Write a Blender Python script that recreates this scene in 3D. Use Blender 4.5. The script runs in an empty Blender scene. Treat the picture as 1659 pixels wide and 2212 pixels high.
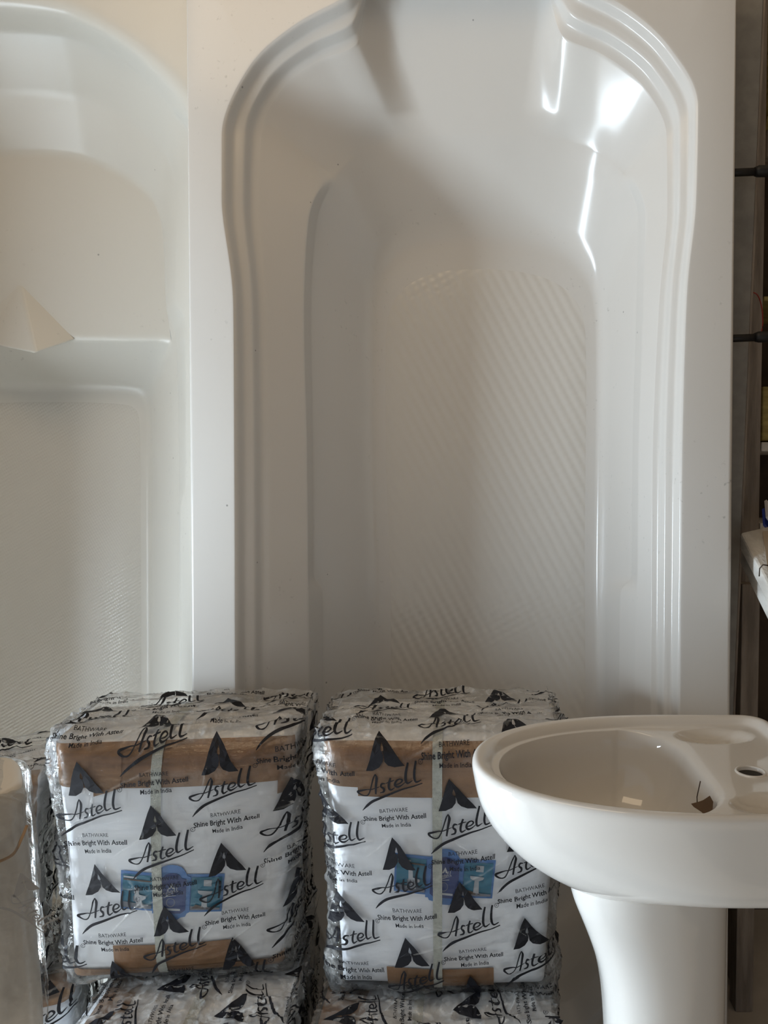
import bpy, bmesh, math, random
import numpy as np
from mathutils import Vector, Matrix

SC = bpy.context.scene
COL = SC.collection
random.seed(4)

# ------------------------------------------------------------------ camera
F_PX, CX, CY = 1600.0, 1000.0, 1106.0
PITCH = math.radians(2.5)
CAM_Z = 1.2
cam_d = bpy.data.cameras.new('camera')
cam = bpy.data.objects.new('camera', cam_d)
COL.objects.link(cam)
cam.location = (0, 0, CAM_Z)
cam.rotation_euler = (math.pi/2 - PITCH, 0, 0)
cam_d.sensor_fit = 'VERTICAL'
cam_d.sensor_height = 24.0
cam_d.sensor_width = 18.0
cam_d.lens = F_PX/2212.0*24.0
cam_d.shift_x = -(CX-829.5)/2212.0
cam_d.shift_y = 0.0
cam_d.clip_start = 0.02
SC.camera = cam

# ------------------------------------------------------------------ light, exposure
SC.view_settings.view_transform = 'Standard'
SC.view_settings.look = 'None'
SC.view_settings.gamma = 1.0
SC.view_settings.use_curve_mapping = False
SC.view_settings.exposure = 0.12
world = bpy.data.worlds.new('sky')
SC.world = world
world.use_nodes = True
wn = world.node_tree.nodes['Background']
wn.inputs[0].default_value = (0.74, 0.87, 1.0, 1)
wn.inputs[1].default_value = 0.40

def area(name, loc, target, sx, sy, power, col):
    d = bpy.data.lights.new(name, 'AREA')
    d.shape = 'RECTANGLE'; d.size = sx; d.size_y = sy
    d.energy = power; d.color = col
    o = bpy.data.objects.new(name, d); COL.objects.link(o)
    o.location = loc
    o.rotation_euler = (Vector(target)-Vector(loc)).to_track_quat('-Z', 'Y').to_euler()
    return o
area('daylight_doorway', (-1.95, 0.77, 0.56), (0.0, 1.02, 0.58), 0.45, 1.15, 76, (0.76, 0.89, 1.0))
area('warm_bounce_fill', (-0.6, 0.35, 2.75), (0.1, 1.5, 1.6), 1.3, 0.5, 6.5, (1.0, 0.76, 0.50))  # added area light standing in for warm bounce off the ceiling
sun_d = bpy.data.lights.new('sun', 'SUN'); sun_d.energy = 2.2; sun_d.angle = 0.01
sun_d.color = (1.0, 0.9, 0.76)
sun = bpy.data.objects.new('sun', sun_d); COL.objects.link(sun)
sun.rotation_euler = Vector((0.5, 0.62, -0.95)).to_track_quat('-Z', 'Y').to_euler()

# ------------------------------------------------------------------ maths helpers
Fv = np.array([0, math.cos(PITCH), -math.sin(PITCH)])
Uv = np.array([0, math.sin(PITCH), math.cos(PITCH)])
Xv = np.array([1.0, 0, 0])
CAM = np.array([0, 0, CAM_Z])
def rays(px, py):
    px = np.asarray(px, float)[..., None]; py = np.asarray(py, float)[..., None]
    return Fv + (px-CX)/F_PX*Xv + (CY-py)/F_PX*Uv
def at_y(px, py, y):
    d = rays(px, py)
    return CAM + d*(np.asarray(y, float)[..., None]/d[..., 1:2])
def on_plane(px, py, O, N, w):
    """point of the real surface lying w metres behind plane O,N"""
    d = rays(px, py)
    t = (np.dot(O-CAM, N) + np.asarray(w, float)[..., None])/(d@N)[..., None]
    return CAM + d*t
def sstep(a, b, x):
    t = np.clip((x-a)/(b-a), 0, 1); return t*t*(3-2*t)
def _hash(i, j, seed):
    n = (i*374761393 + j*668265263 + seed*1442695041) & 0xffffffff
    n = ((n ^ (n >> 13))*1274126177) & 0xffffffff
    return ((n ^ (n >> 16)) & 0xffff)/65535.0
def noise(x, y, seed=0):
    x = np.asarray(x, float)+100.0; y = np.asarray(y, float)+100.0
    xi = np.floor(x).astype(np.int64); yi = np.floor(y).astype(np.int64)
    fx = x-xi; fy = y-yi
    fx = fx*fx*(3-2*fx); fy = fy*fy*(3-2*fy)
    a = _hash(xi, yi, seed); b = _hash(xi+1, yi, seed)
    c = _hash(xi, yi+1, seed); d = _hash(xi+1, yi+1, seed)
    return (a*(1-fx)+b*fx)*(1-fy)+(c*(1-fx)+d*fx)*fy
def ridged(x, y, seed=0):
    return 1-np.abs(2*noise(x, y, seed)-1)
def pchip(k, v, q):
    k = np.asarray(k, float); v = np.asarray(v, float)
    h = np.diff(k); d = np.diff(v)/h
    m = np.zeros(len(k))
    for i in range(1, len(k)-1):
        if d[i-1]*d[i] > 0:
            w1 = 2*h[i]+h[i-1]; w2 = h[i]+2*h[i-1]
            m[i] = (w1+w2)/(w1/d[i-1]+w2/d[i])
    m[0] = d[0]; m[-1] = d[-1]
    i = np.clip(np.searchsorted(k, q, side='right')-1, 0, len(k)-2)
    t = (q-k[i])/h[i]
    return ((2*t**3-3*t**2+1)*v[i]+(t**3-2*t**2+t)*h[i]*m[i]+(-2*t**3+3*t**2)*v[i+1]+(t**3-t**2)*h[i]*m[i+1])
def catmull(pts, n):
    P = np.array(pts, float); P = np.vstack([2*P[0]-P[1], P, 2*P[-1]-P[-2]])
    out = []
    for i in range(1, len(P)-2):
        for j in range(n):
            t = j/n
            out.append(0.5*((2*P[i])+(-P[i-1]+P[i+1])*t+(2*P[i-1]-5*P[i]+4*P[i+1]-P[i+2])*t*t+(-P[i-1]+3*P[i]-3*P[i+1]+P[i+2])*t**3))
    out.append(P[-2])
    return np.array(out)

# ------------------------------------------------------------------ object helpers
def tag(o, label=None, cat=None, group=None, kind=None):
    if label: o['label'] = label
    if cat: o['category'] = cat
    if group: o['group'] = group
    if kind: o['kind'] = kind
    return o
def root(name, loc, label, cat, rz=0.0, group=None):
    o = bpy.data.objects.new(name, None); COL.objects.link(o)
    o.location = loc; o.rotation_euler = (0, 0, rz); o.empty_display_size = 0.1
    return tag(o, label, cat, group)
def mesh_obj(name, verts, faces, mat, parent=None, smooth=True, world_space=True):
    V = np.asarray(verts, float).reshape(-1, 3)
    if parent is not None and world_space:
        V = V - np.array(total_loc(parent))
    me = bpy.data.meshes.new(name)
    me.from_pydata(V.tolist(), [], [tuple(int(i) for i in f) for f in faces])
    me.update()
    if smooth:
        me.polygons.foreach_set('use_smooth', [True]*len(me.polygons))
    if mat: me.materials.append(mat)
    o = bpy.data.objects.new(name, me); COL.objects.link(o)
    if parent is not None: o.parent = parent
    return o
def total_loc(o):
    v = Vector((0, 0, 0))
    while o is not None:
        v = v+Vector(o.location); o = o.parent
    return v
def fix_normals(o):
    bm = bmesh.new(); bm.from_mesh(o.data)
    bmesh.ops.recalc_face_normals(bm, faces=bm.faces)
    bm.to_mesh(o.data); bm.free()
def grid_faces(nr, nc, wrap=False, flip=False):
    f = []
    cc = nc if wrap else nc-1
    for i in range(nr-1):
        for j in range(cc):
            a = i*nc+j; b = i*nc+(j+1) % nc; c = (i+1)*nc+(j+1) % nc; d = (i+1)*nc+j
            f.append((a, d, c, b) if flip else (a, b, c, d))
    return f
def slab(name, quad, thick, mat, parent=None, bevel=0.002):
    """board with four front corners and a thickness vector"""
    q = [Vector(p) for p in quad]; t = Vector(thick)
    v = [tuple(p) for p in q]+[tuple(p+t) for p in q]
    f = [(0, 1, 2, 3), (7, 6, 5, 4), (0, 4, 5, 1), (1, 5, 6, 2), (2, 6, 7, 3), (3, 7, 4, 0)]
    o = mesh_obj(name, v, f, mat, parent, smooth=False)
    fix_normals(o)
    if bevel:
        m = o.modifiers.new('bevel', 'BEVEL'); m.width = bevel; m.segments = 2
    return o
def box(name, lo, hi, mat, parent=None, bevel=0.0):
    x0, y0, z0 = lo; x1, y1, z1 = hi
    return slab(name, [(x0, y0, z0), (x1, y0, z0), (x1, y0, z1), (x0, y0, z1)], (0, y1-y0, 0), mat, parent, bevel)
def tube(name, pts, r, mat, parent=None, sides=10):
    P = np.array(pts, float); n = len(P)
    R = np.full(n, r) if np.isscalar(r) else np.array(r)
    V = []
    for i in range(n):
        d = P[min(i+1, n-1)]-P[max(i-1, 0)]; d /= np.linalg.norm(d)+1e-9
        a = np.cross(d, [0, 0, 1.0])
        if np.linalg.norm(a) < 0.1: a = np.cross(d, [1.0, 0, 0])
        a /= np.linalg.norm(a); b = np.cross(d, a)
        for k in range(sides):
            an = 2*math.pi*k/sides
            V.append(P[i]+R[i]*(a*math.cos(an)+b*math.sin(an)))
    F = grid_faces(n, sides, wrap=True)
    F.append(tuple(range(sides))); F.append(tuple(range((n-1)*sides, n*sides))[::-1])
    o = mesh_obj(name, V, F, mat, parent); fix_normals(o)
    return o

# ------------------------------------------------------------------ materials
def mat(name, col, rough=0.5, spec=0.5, **kw):
    m = bpy.data.materials.new(name); m.use_nodes = True
    b = m.node_tree.nodes['Principled BSDF']
    b.inputs['Base Color'].default_value = (*col, 1)
    b.inputs['Roughness'].default_value = rough
    b.inputs['Specular IOR Level'].default_value = spec
    for k, v in kw.items(): b.inputs[k].default_value = v
    return m
def noisy(m, c1, c2, scale, detail=4, bump=0.0, bscale=None, stretch=(1, 1, 1), lo=0.35, hi=0.65):
    nt = m.node_tree; N = nt.nodes; L = nt.links; b = N['Principled BSDF']
    tc = N.new('ShaderNodeTexCoord'); mp = N.new('ShaderNodeMapping')
    mp.inputs['Scale'].default_value = stretch
    L.new(tc.outputs['Object'], mp.inputs['Vector'])
    n = N.new('ShaderNodeTexNoise'); n.inputs['Scale'].default_value = scale; n.inputs['Detail'].default_value = detail
    L.new(mp.outputs[0], n.inputs['Vector'])
    r = N.new('ShaderNodeValToRGB')
    r.color_ramp.elements[0].color = (*c1, 1); r.color_ramp.elements[1].color = (*c2, 1)
    r.color_ramp.elements[0].position = lo; r.color_ramp.elements[1].position = hi
    L.new(n.outputs['Fac'], r.inputs[0]); L.new(r.outputs[0], b.inputs['Base Color'])
    if bump:
        n2 = N.new('ShaderNodeTexNoise'); n2.inputs['Scale'].default_value = bscale or scale*4; n2.inputs['Detail'].default_value = 5
        L.new(mp.outputs[0], n2.inputs['Vector'])
        bp = N.new('ShaderNodeBump'); bp.inputs['Strength'].default_value = bump; bp.inputs['Distance'].default_value = 0.004
        L.new(n2.outputs['Fac'], bp.inputs['Height']); L.new(bp.outputs[0], b.inputs['Normal'])
    return m
def acrylic(name, col, rough):
    """glossy moulded acrylic with sparse scuffs and specks of dirt"""
    m = mat(name, col, rough, 0.38)
    nt = m.node_tree; N = nt.nodes; L = nt.links; b = N['Principled BSDF']
    tc = N.new('ShaderNodeTexCoord')
    n1 = N.new('ShaderNodeTexNoise'); n1.inputs['Scale'].default_value = 2.2; n1.inputs['Detail'].default_value = 2
    n2 = N.new('ShaderNodeTexNoise'); n2.inputs['Scale'].default_value = 90; n2.inputs['Detail'].default_value = 3
    L.new(tc.outputs['Object'], n1.inputs['Vector']); L.new(tc.outputs['Object'], n2.inputs['Vector'])
    r1 = N.new('ShaderNodeMapRange'); r1.inputs[1].default_value = .52; r1.inputs[2].default_value = .72
    r2 = N.new('ShaderNodeMapRange'); r2.inputs[1].default_value = .66; r2.inputs[2].default_value = .78
    L.new(n1.outputs['Fac'], r1.inputs[0]); L.new(n2.outputs['Fac'], r2.inputs[0])
    mu = N.new('ShaderNodeMath'); mu.operation = 'MULTIPLY'
    L.new(r1.outputs[0], mu.inputs[0]); L.new(r2.outputs[0], mu.inputs[1])
    vo = N.new('ShaderNodeTexVoronoi'); vo.inputs['Scale'].default_value = 11
    L.new(tc.outputs['Object'], vo.inputs['Vector'])
    sp = N.new('ShaderNodeMapRange'); sp.inputs[1].default_value = .028; sp.inputs[2].default_value = .018
    L.new(vo.outputs['Distance'], sp.inputs[0])
    mx = N.new('ShaderNodeMath'); mx.operation = 'MAXIMUM'
    L.new(mu.outputs[0], mx.inputs[0]); L.new(sp.outputs[0], mx.inputs[1])
    mc = N.new('ShaderNodeMix'); mc.data_type = 'RGBA'
    mc.inputs['A'].default_value = (*col, 1); mc.inputs['B'].default_value = (*[c*.5 for c in col], 1)
    L.new(mx.outputs[0], mc.inputs['Factor']); L.new(mc.outputs['Result'], b.inputs['Base Color'])
    n3 = N.new('ShaderNodeTexNoise'); n3.inputs['Scale'].default_value = 5; n3.inputs['Detail'].default_value = 1
    L.new(tc.outputs['Object'], n3.inputs['Vector'])
    bp = N.new('ShaderNodeBump'); bp.inputs['Strength'].default_value = .08; bp.inputs['Distance'].default_value = .01
    L.new(n3.outputs['Fac'], bp.inputs['Height']); L.new(bp.outputs[0], b.inputs['Normal'])
    return m
M_TUB = acrylic('white_acrylic', (.60, .58, .55), .19)
M_TUB2 = acrylic('cream_acrylic', (.60, .575, .52), .30)
M_GLAZE = mat('white_glaze', (.64, .62, .59), .045, .6)
M_DARK = mat('hole_shade_and_hair', (.02, .018, .015), .8)  # near-black for the painted shade in the tap hole, and the hair
M_CARTON = noisy(mat('white_carton', (.7, .7, .7), .6), (.84, .84, .86), (.90, .90, .91), 8, bump=.15, bscale=20)
M_TAPE = noisy(mat('brown_tape', (.3, .16, .08), .3, .5), (.25, .135, .065), (.36, .20, .105), 14, bump=.4, bscale=60)
M_STRAP = noisy(mat('pale_strap', (.6, .6, .52), .4), (.50, .50, .44), (.62, .62, .55), 120, bump=.4, bscale=600)
M_INK = mat('black_ink', (.012, .012, .015), .5, .15)
M_BLUE = mat('blue_frame_print', (.07, .21, .50), .35)
M_TEAL = mat('teal_print', (.02, .19, .30), .35)
M_NAVY = mat('navy_print', (.015, .05, .20), .35)
M_PALE = mat('pale_print', (.5, .52, .55), .4)
M_GREYP = mat('grey_print', (.2, .22, .26), .4)
M_BROWNP = mat('umber_print', (.09, .055, .04), .4)
def film_mat(name, haze, hcol, strength):
    m = bpy.data.materials.new(name); m.use_nodes = True
    nt = m.node_tree; N = nt.nodes; L = nt.links; N.clear()
    out = N.new('ShaderNodeOutputMaterial')
    tr = N.new('ShaderNodeBsdfTransparent'); tr.inputs[0].default_value = (.95, .96, .97, 1)
    df = N.new('ShaderNodeBsdfDiffuse'); df.inputs[0].default_value = (*hcol, 1)
    gl = N.new('ShaderNodeBsdfGlossy'); gl.inputs['Roughness'].default_value = .05
    at = N.new('ShaderNodeAttribute'); at.attribute_name = 'crumple'
    tc = N.new('ShaderNodeTexCoord')
    n = N.new('ShaderNodeTexNoise'); n.inputs['Scale'].default_value = 34; n.inputs['Detail'].default_value = 5; n.inputs['Distortion'].default_value = 1.5
    n2 = N.new('ShaderNodeTexNoise'); n2.inputs['Scale'].default_value = 60; n2.inputs['Detail'].default_value = 4; n2.inputs['Distortion'].default_value = 2.0
    L.new(tc.outputs['Object'], n.inputs['Vector']); L.new(tc.outputs['Object'], n2.inputs['Vector'])
    bp = N.new('ShaderNodeBump'); bp.inputs['Strength'].default_value = strength; bp.inputs['Distance'].default_value = .004
    mp = N.new('ShaderNodeMapping'); mp.inputs['Scale'].default_value = (9, 30, 110); mp.inputs['Rotation'].default_value = (0, .18, 0)
    L.new(tc.outputs['Object'], mp.inputs[0])
    n4 = N.new('ShaderNodeTexNoise'); n4.inputs['Scale'].default_value = 1.0; n4.inputs['Detail'].default_value = 3; n4.inputs['Distortion'].default_value = .8
    L.new(mp.outputs[0], n4.inputs['Vector'])
    sm = N.new('ShaderNodeMath'); sm.operation = 'MULTIPLY_ADD'; sm.inputs[1].default_value = 1.6
    L.new(n4.outputs['Fac'], sm.inputs[0]); L.new(n2.outputs['Fac'], sm.inputs[2]); L.new(sm.outputs[0], bp.inputs['Height'])
    L.new(bp.outputs[0], gl.inputs['Normal']); L.new(bp.outputs[0], df.inputs['Normal'])
    r = N.new('ShaderNodeMapRange'); r.inputs[1].default_value = .4; r.inputs[2].default_value = .7; r.inputs[3].default_value = .25; r.inputs[4].default_value = 1.2
    L.new(n.outputs['Fac'], r.inputs[0])
    a = N.new('ShaderNodeMath'); a.operation = 'MULTIPLY_ADD'; a.inputs[1].default_value = .5; a.inputs[2].default_value = haze
    L.new(at.outputs['Fac'], a.inputs[0])
    b = N.new('ShaderNodeMath'); b.operation = 'MULTIPLY'; b.use_clamp = True
    L.new(a.outputs[0], b.inputs[0]); L.new(r.outputs[0], b.inputs[1])
    m1 = N.new('ShaderNodeMixShader'); L.new(b.outputs[0], m1.inputs[0]); L.new(tr.outputs[0], m1.inputs[1]); L.new(df.outputs[0], m1.inputs[2])
    fr = N.new('ShaderNodeFresnel'); fr.inputs[0].default_value = 1.55; L.new(bp.outputs[0], fr.inputs['Normal'])
    f2 = N.new('ShaderNodeMath'); f2.operation = 'MULTIPLY_ADD'; f2.use_clamp = True; f2.inputs[1].default_value = .8; f2.inputs[2].default_value = 0.0
    L.new(fr.outputs[0], f2.inputs[0])
    m2 = N.new('ShaderNodeMixShader'); L.new(f2.outputs[0], m2.inputs[0]); L.new(m1.outputs[0], m2.inputs[1]); L.new(gl.outputs[0], m2.inputs[2])
    L.new(m2.outputs[0], out.inputs[0])
    return m
M_FILM = film_mat('clear_film', .004, (.56, .555, .54), .42)
M_FILM2 = film_mat('milky_film', .16, (.60, .58, .54), .4)
M_WOOD = noisy(mat('limed_wood', (.3, .26, .22), .7), (.20, .165, .135), (.33, .28, .235), 6, stretch=(8, 8, 1), bump=.6, bscale=30)
M_LIME = noisy(mat('whitewashed_wood', (.6, .58, .54), .65), (.50, .47, .43), (.68, .66, .62), 9, stretch=(4, 1, 4), bump=.5, bscale=40)
M_OLIVE = noisy(mat('olive_wood', (.12, .09, .03), .8), (.22, .17, .05), (.42, .34, .12), 12, stretch=(1, 1, 6), bump=.5)
M_BROWN = noisy(mat('dark_timber', (.05, .03, .02), .8), (.035, .022, .014), (.075, .05, .03), 10)
M_GREYB = noisy(mat('grey_board', (.28, .27, .25), .45), (.25, .24, .225), (.30, .29, .27), 40)
M_BLACK = mat('black_rubber', (.008, .008, .009), .5)
M_PLASTER = noisy(mat('beige_plaster', (.4, .36, .3), .85), (.36, .32, .27), (.44, .40, .34), 5, bump=.3, bscale=50)
M_CEIL = noisy(mat('tan_ceiling', (.6, .45, .3), .8), (.55, .42, .28), (.65, .50, .35), 4)
M_FLOOR = noisy(mat('concrete_floor', (.42, .37, .31), .8), (.50, .46, .41), (.60, .56, .50), 6, bump=.3)

# ------------------------------------------------------------------ setting
def struct(o): o['kind'] = 'structure'; return o
M_WALLB = noisy(mat('brown_wall', (.2, .14, .09), .85), (.17, .12, .08), (.25, .18, .12), 5)
struct(box('floor', (-4, -4, -.1), (2.2, 2.6, 0), M_FLOOR))
struct(box('wall_back', (-4, 2.1, 0), (2.2, 2.2, 3.0), M_PLASTER))
struct(box('wall_right', (1.6, -1.5, 0), (1.7, 2.1, 3.0), M_WALLB))
struct(box('left_light_block', (-1.72, .99, 0), (-1.62, 2.1, 3.0), M_PLASTER))  # unseen stub added to shade the floor of the left tub
struct(box('front_light_block', (-.5, -1.6, 1.45), (1.7, -1.5, 3.0), M_WALLB))  # unseen panel added to steer daylight, raised to let low light in
struct(box('ceiling', (-3.2, -1.6, 3.0), (2.2, 2.6, 3.08), M_CEIL))

# ------------------------------------------------------------------ bathtubs
def ring_uv(table, kk):
    t = np.array(table, float)
    return pchip(t[:, 0], t[:, 1], kk), pchip(t[:, 0], t[:, 2], kk), pchip(t[:, 0], t[:, 3], kk)
def fillet_loft(R, rad, seg=5):
    """R: list of (n,3) rings; rad[i] fillet radius at ring i"""
    out = [R[0]]
    for i in range(1, len(R)-1):
        A, B, C = R[i-1], R[i], R[i+1]
        la = np.linalg.norm(A-B, axis=1, keepdims=True)+1e-9; lc = np.linalg.norm(C-B, axis=1, keepdims=True)+1e-9
        fa = np.minimum(rad[i]/la, .48); fc = np.minimum(rad[i]/lc, .48)
        PA = B+(A-B)*fa; PC = B+(C-B)*fc
        for j in range(seg+1):
            t = j/seg
            out.append((1-t)**2*PA+2*t*(1-t)*B+t*t*PC)
    out.append(R[-1])
    return out
def loft_mesh(name, rings, m, parent, cap=True, capn=8):
    n = len(rings[0])
    V = np.vstack(rings); nr = len(rings)
    if cap:
        c = rings[-1].mean(0)
        extra = [rings[-1]*(1-t)+c*t for t in [(i+1)/capn for i in range(capn-1)]]
        V = np.vstack([V]+extra); nr += len(extra)
        F = grid_faces(nr, n, wrap=True)
        V = np.vstack([V, c[None]])
        b = (nr-1)*n
        for j in range(n): F.append((b+j, b+(j+1) % n, nr*n))
    else:
        F = grid_faces(nr, n, wrap=True)
    o = mesh_obj(name, V, F, m, parent); fix_normals(o)
    return o
def tub_axes(yaw, lean):
    N = np.array([math.sin(yaw)*math.cos(lean), math.cos(yaw)*math.cos(lean), -math.sin(lean)])
    return N/np.linalg.norm(N)

KL = np.concatenate([np.linspace(0, 5, 110, endpoint=False), np.linspace(5, 9, 70, endpoint=False),
                     np.linspace(9, 10, 40, endpoint=False), np.linspace(10, 14, 90, endpoint=False)])
KR = KL[::-1]
KF = np.concatenate([KL, [14.0], KR[:-1]])
def closed(left, right, O, N):
    xr, yr, wr = ring_uv(right, KL); xl, yl, wl = ring_uv(left, KR)
    xb, yb, wb = ring_uv(left, np.array([14.0]))
    px = np.concatenate([xr, xb, xl[:-1]]); py = np.concatenate([yr, yb, yl[:-1]]); w = np.concatenate([wr, wb, wl[:-1]])
    w = np.interp(w, [0, .055, .17, .186, .215, .25, .38], [0, .055, .10, .145, .165, .19, .30])
    return on_plane(px, py, O, N, w)
TO = np.array([0.0, 1.42, 1.2]); TN = tub_axes(math.radians(3), math.radians(1.0))
def w_const(rows, w): return [(k, x, y, w) for k, x, y in rows]
# outline of the rim's inner edge, then of the foot of its double ogee moulding
C0R = w_const([(0, 985, -70), (1, 1150, -66), (2, 1270, -28), (3, 1345, 10), (4, 1446, 100), (5, 1508, 230), (6, 1504, 430), (7, 1484, 640), (8, 1474, 1000), (9, 1472, 1240), (9.5, 1471, 1300), (10, 1470, 1500), (11, 1468, 1900), (12, 1436, 2060), (13, 1290, 2290), (14, 990, 2330)], 0)
C0L = w_const([(0, 985, -70), (1, 830, -66), (2, 745, -8), (3, 640, 50), (4, 540, 140), (5, 478, 290), (6, 478, 430), (7, 503, 660), (8, 505, 1000), (9, 506, 1240), (9.5, 506, 1300), (10, 507, 1500), (11, 510, 1900), (12, 548, 2090), (13, 690, 2285), (14, 990, 2330)], 0)
C4R = w_const([(0, 985, -50), (1, 1166, -42), (2, 1215, 78), (3, 1300, 118), (4, 1392, 190), (5, 1440, 300), (6, 1441, 450), (7, 1424, 650), (8, 1409, 1000), (9, 1407, 1240), (9.5, 1407, 1300), (10, 1406, 1500), (11, 1404, 1900), (12, 1380, 2020), (13, 1250, 2215), (14, 990, 2260)], .055)
C4L = w_const([(0, 985, -50), (1, 806, -42), (2, 770, 96), (3, 690, 132), (4, 608, 195), (5, 566, 290), (6, 560, 440), (7, 575, 660), (8, 581, 1000), (9, 582, 1240), (9.5, 582, 1300), (10, 583, 1500), (11, 586, 1900), (12, 608, 2070), (13, 735, 2220), (14, 990, 2260)], .055)
C5R = [(0, 1020, 285, .24), (1, 1120, 286, .24), (2, 1210, 294, .238), (3, 1280, 315, .225), (4, 1320, 340, .205), (5, 1366, 385, .18), (6, 1395, 470, .17), (7, 1389, 680, .17), (8, 1379, 1000, .17), (9, 1377, 1240, .17), (9.5, 1374, 1300, .17), (10, 1371, 1500, .17), (11, 1368, 1850, .17), (12, 1345, 1990, .17), (13, 1230, 2160, .17), (14, 1000, 2200, .17)]
C5L = [(0, 1020, 285, .24), (1, 930, 286, .24), (2, 850, 294, .238), (3, 790, 315, .225), (4, 745, 345, .205), (5, 700, 393, .18), (6, 666, 475, .17), (7, 656, 680, .17), (8, 663, 1000, .17), (9, 665, 1240, .17), (9.5, 666, 1300, .17), (10, 668, 1500, .17), (11, 670, 1850, .17), (12, 690, 1990, .17), (13, 790, 2160, .17), (14, 1000, 2200, .17)]
C6R = [(0, 1022, 300, .2500), (1, 1120, 301, .2500), (2, 1207, 310, .248), (3, 1276, 331, .236), (4, 1314, 355, .215), (5, 1353, 396, .19), (6, 1379, 480, .186), (7, 1374, 680, .186), (8, 1366, 1000, .186), (9, 1364, 1240, .186), (9.5, 1340, 1285, .215), (10, 1337, 1500, .215), (11, 1334, 1840, .215), (12, 1310, 1970, .215), (13, 1200, 2120, .215), (14, 1000, 2155, .215)]
C6L = [(0, 1022, 300, .2500), (1, 931, 301, .2500), (2, 853, 310, .248), (3, 794, 331, .236), (4, 751, 360, .215), (5, 716, 400, .19), (6, 685, 480, .186), (7, 672, 680, .186), (8, 677, 1000, .186), (9, 678, 1238, .186), (9.5, 697, 1282, .215), (10, 699, 1500, .215), (11, 702, 1840, .215), (12, 724, 1970, .215), (13, 830, 2120, .215), (14, 1000, 2155, .215)]
C7R = [(0, 1050, 500, .38), (1, 1110, 504, .38), (2, 1170, 514, .38), (3, 1225, 535, .38), (4, 1262, 565, .38), (5, 1288, 605, .38), (6, 1299, 670, .38), (7, 1301, 780, .38), (8, 1299, 1000, .38), (9, 1296, 1235, .38), (9.5, 1297, 1300, .38), (10, 1298, 1500, .38), (11, 1296, 1800, .38), (12, 1278, 1900, .38), (13, 1180, 1980, .38), (14, 1050, 1990, .38)]
C7L = [(0, 1050, 500, .38), (1, 980, 502, .38), (2, 920, 512, .38), (3, 868, 533, .38), (4, 836, 560, .38), (5, 812, 600, .38), (6, 801, 660, .38), (7, 799, 780, .38), (8, 801, 1000, .38), (9, 810, 1225, .38), (9.5, 812, 1300, .38), (10, 812, 1500, .38), (11, 814, 1800, .38), (12, 835, 1900, .38), (13, 930, 1980, .38), (14, 1050, 1990, .38)]

def ogee(A, B, w_edge, seg=26):
    """rings between rim edge A and foot B with two rounded steps"""
    N = TN
    base = []
    ss = np.linspace(0, 1, seg)
    prof = pchip([0, .10, .26, .46, .58, .74, .92, 1.0], [0, .06, .40, .47, .52, .88, .97, 1.0], ss)
    for s, p in zip(ss, prof):
        # straight interpolation keeps depth = s*w_edge; correct it towards the moulding profile
        P = A*(1-s)+B*s
        P = P + N*((p-s)*w_edge)
        base.append(P)
    return base

def rect_ring(corners, ref, O, N, w):
    """ref ring points projected radially on the rectangle through four px corners (TL,TR,BR,BL)"""
    c = on_plane([p[0] for p in corners], [p[1] for p in corners], O, N, [w]*4)
    X = (c[1]-c[0])/np.linalg.norm(c[1]-c[0]); n = N
    Z = np.cross(X, n); Z /= np.linalg.norm(Z)
    if Z[2] < 0: Z = -Z
    cen = c.mean(0)
    q = np.stack([(c-cen)@X, (c-cen)@Z], 1)
    r = np.stack([(ref-cen)@X, (ref-cen)@Z], 1)
    ang = np.arctan2(r[:, 1], r[:, 0])
    # snap nearest rays to the corners
    for k in range(4):
        ca = math.atan2(q[k, 1], q[k, 0]); i = int(np.argmin(np.abs(np.angle(np.exp(1j*(ang-ca)))))); ang[i] = ca
    d = np.stack([np.cos(ang), np.sin(ang)], 1)
    best = np.full(len(d), 1e9)
    for k in range(4):
        a = q[k]; b = q[(k+1) % 4]; e = b-a
        den = d[:, 0]*e[1]-d[:, 1]*e[0]
        with np.errstate(divide='ignore', invalid='ignore'):
            t = (a[0]*e[1]-a[1]*e[0])/den
            u = (a[0]*d[:, 1]-a[1]*d[:, 0])/den
        ok = (t > 0) & (u > -1e-6) & (u < 1+1e-6)
        best = np.where(ok & (t < best), t, best)
    P = d*best[:, None]
    return cen+P[:, :1]*X+P[:, 1:]*Z, cen

def build_tub(name, label, O, N, rings_mid, corners, m, ogee_edge=None):
    r = root(name, (float(rings_mid[0][0][:, 0].mean()), float(O[1]), 0.0), label, 'bathtub')
    R0 = rings_mid[0][0]
    rect, cen = rect_ring(corners, R0, O, N, 0.0)
    skirt = rect + N*.05
    back = rect + N*.06 + (cen-rect)*.05
    R = [back, skirt, rect]; rad = [0, .004, .009]
    for g, rr in rings_mid: R.append(g); rad.append(rr)
    shell = loft_mesh('tub_shell', fillet_loft(R, rad), m, r)
    return r, shell

c0, c4 = closed(C0L, C0R, TO, TN), closed(C4L, C4R, TO, TN)
c5, c6, c7 = closed(C5L, C5R, TO, TN), closed(C6L, C6R, TO, TN), closed(C7L, C7R, TO, TN)
mid = [(g, .004 if 0 < i < 25 else .006) for i, g in enumerate(ogee(c0, c4, .055))]
R5 = np.interp(KF, [4.2, 5.2], [.05, .004])[:, None]; R6 = np.interp(KF, [4.2, 5.2], [.05, .003])[:, None]
c7i = c7+(c7.mean(0)-c7)*.12
tub, shell = build_tub('bathtub', 'large white acrylic bathtub standing on end with scalloped double moulding, in the centre', TO, TN,
                       mid+[(c5, R5), (c6, R6), (c7, .045), (c7i, .01)],
                       [(400, -150), (1594, -150), (1571, 2370), (419, 2370)], M_TUB)
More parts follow.
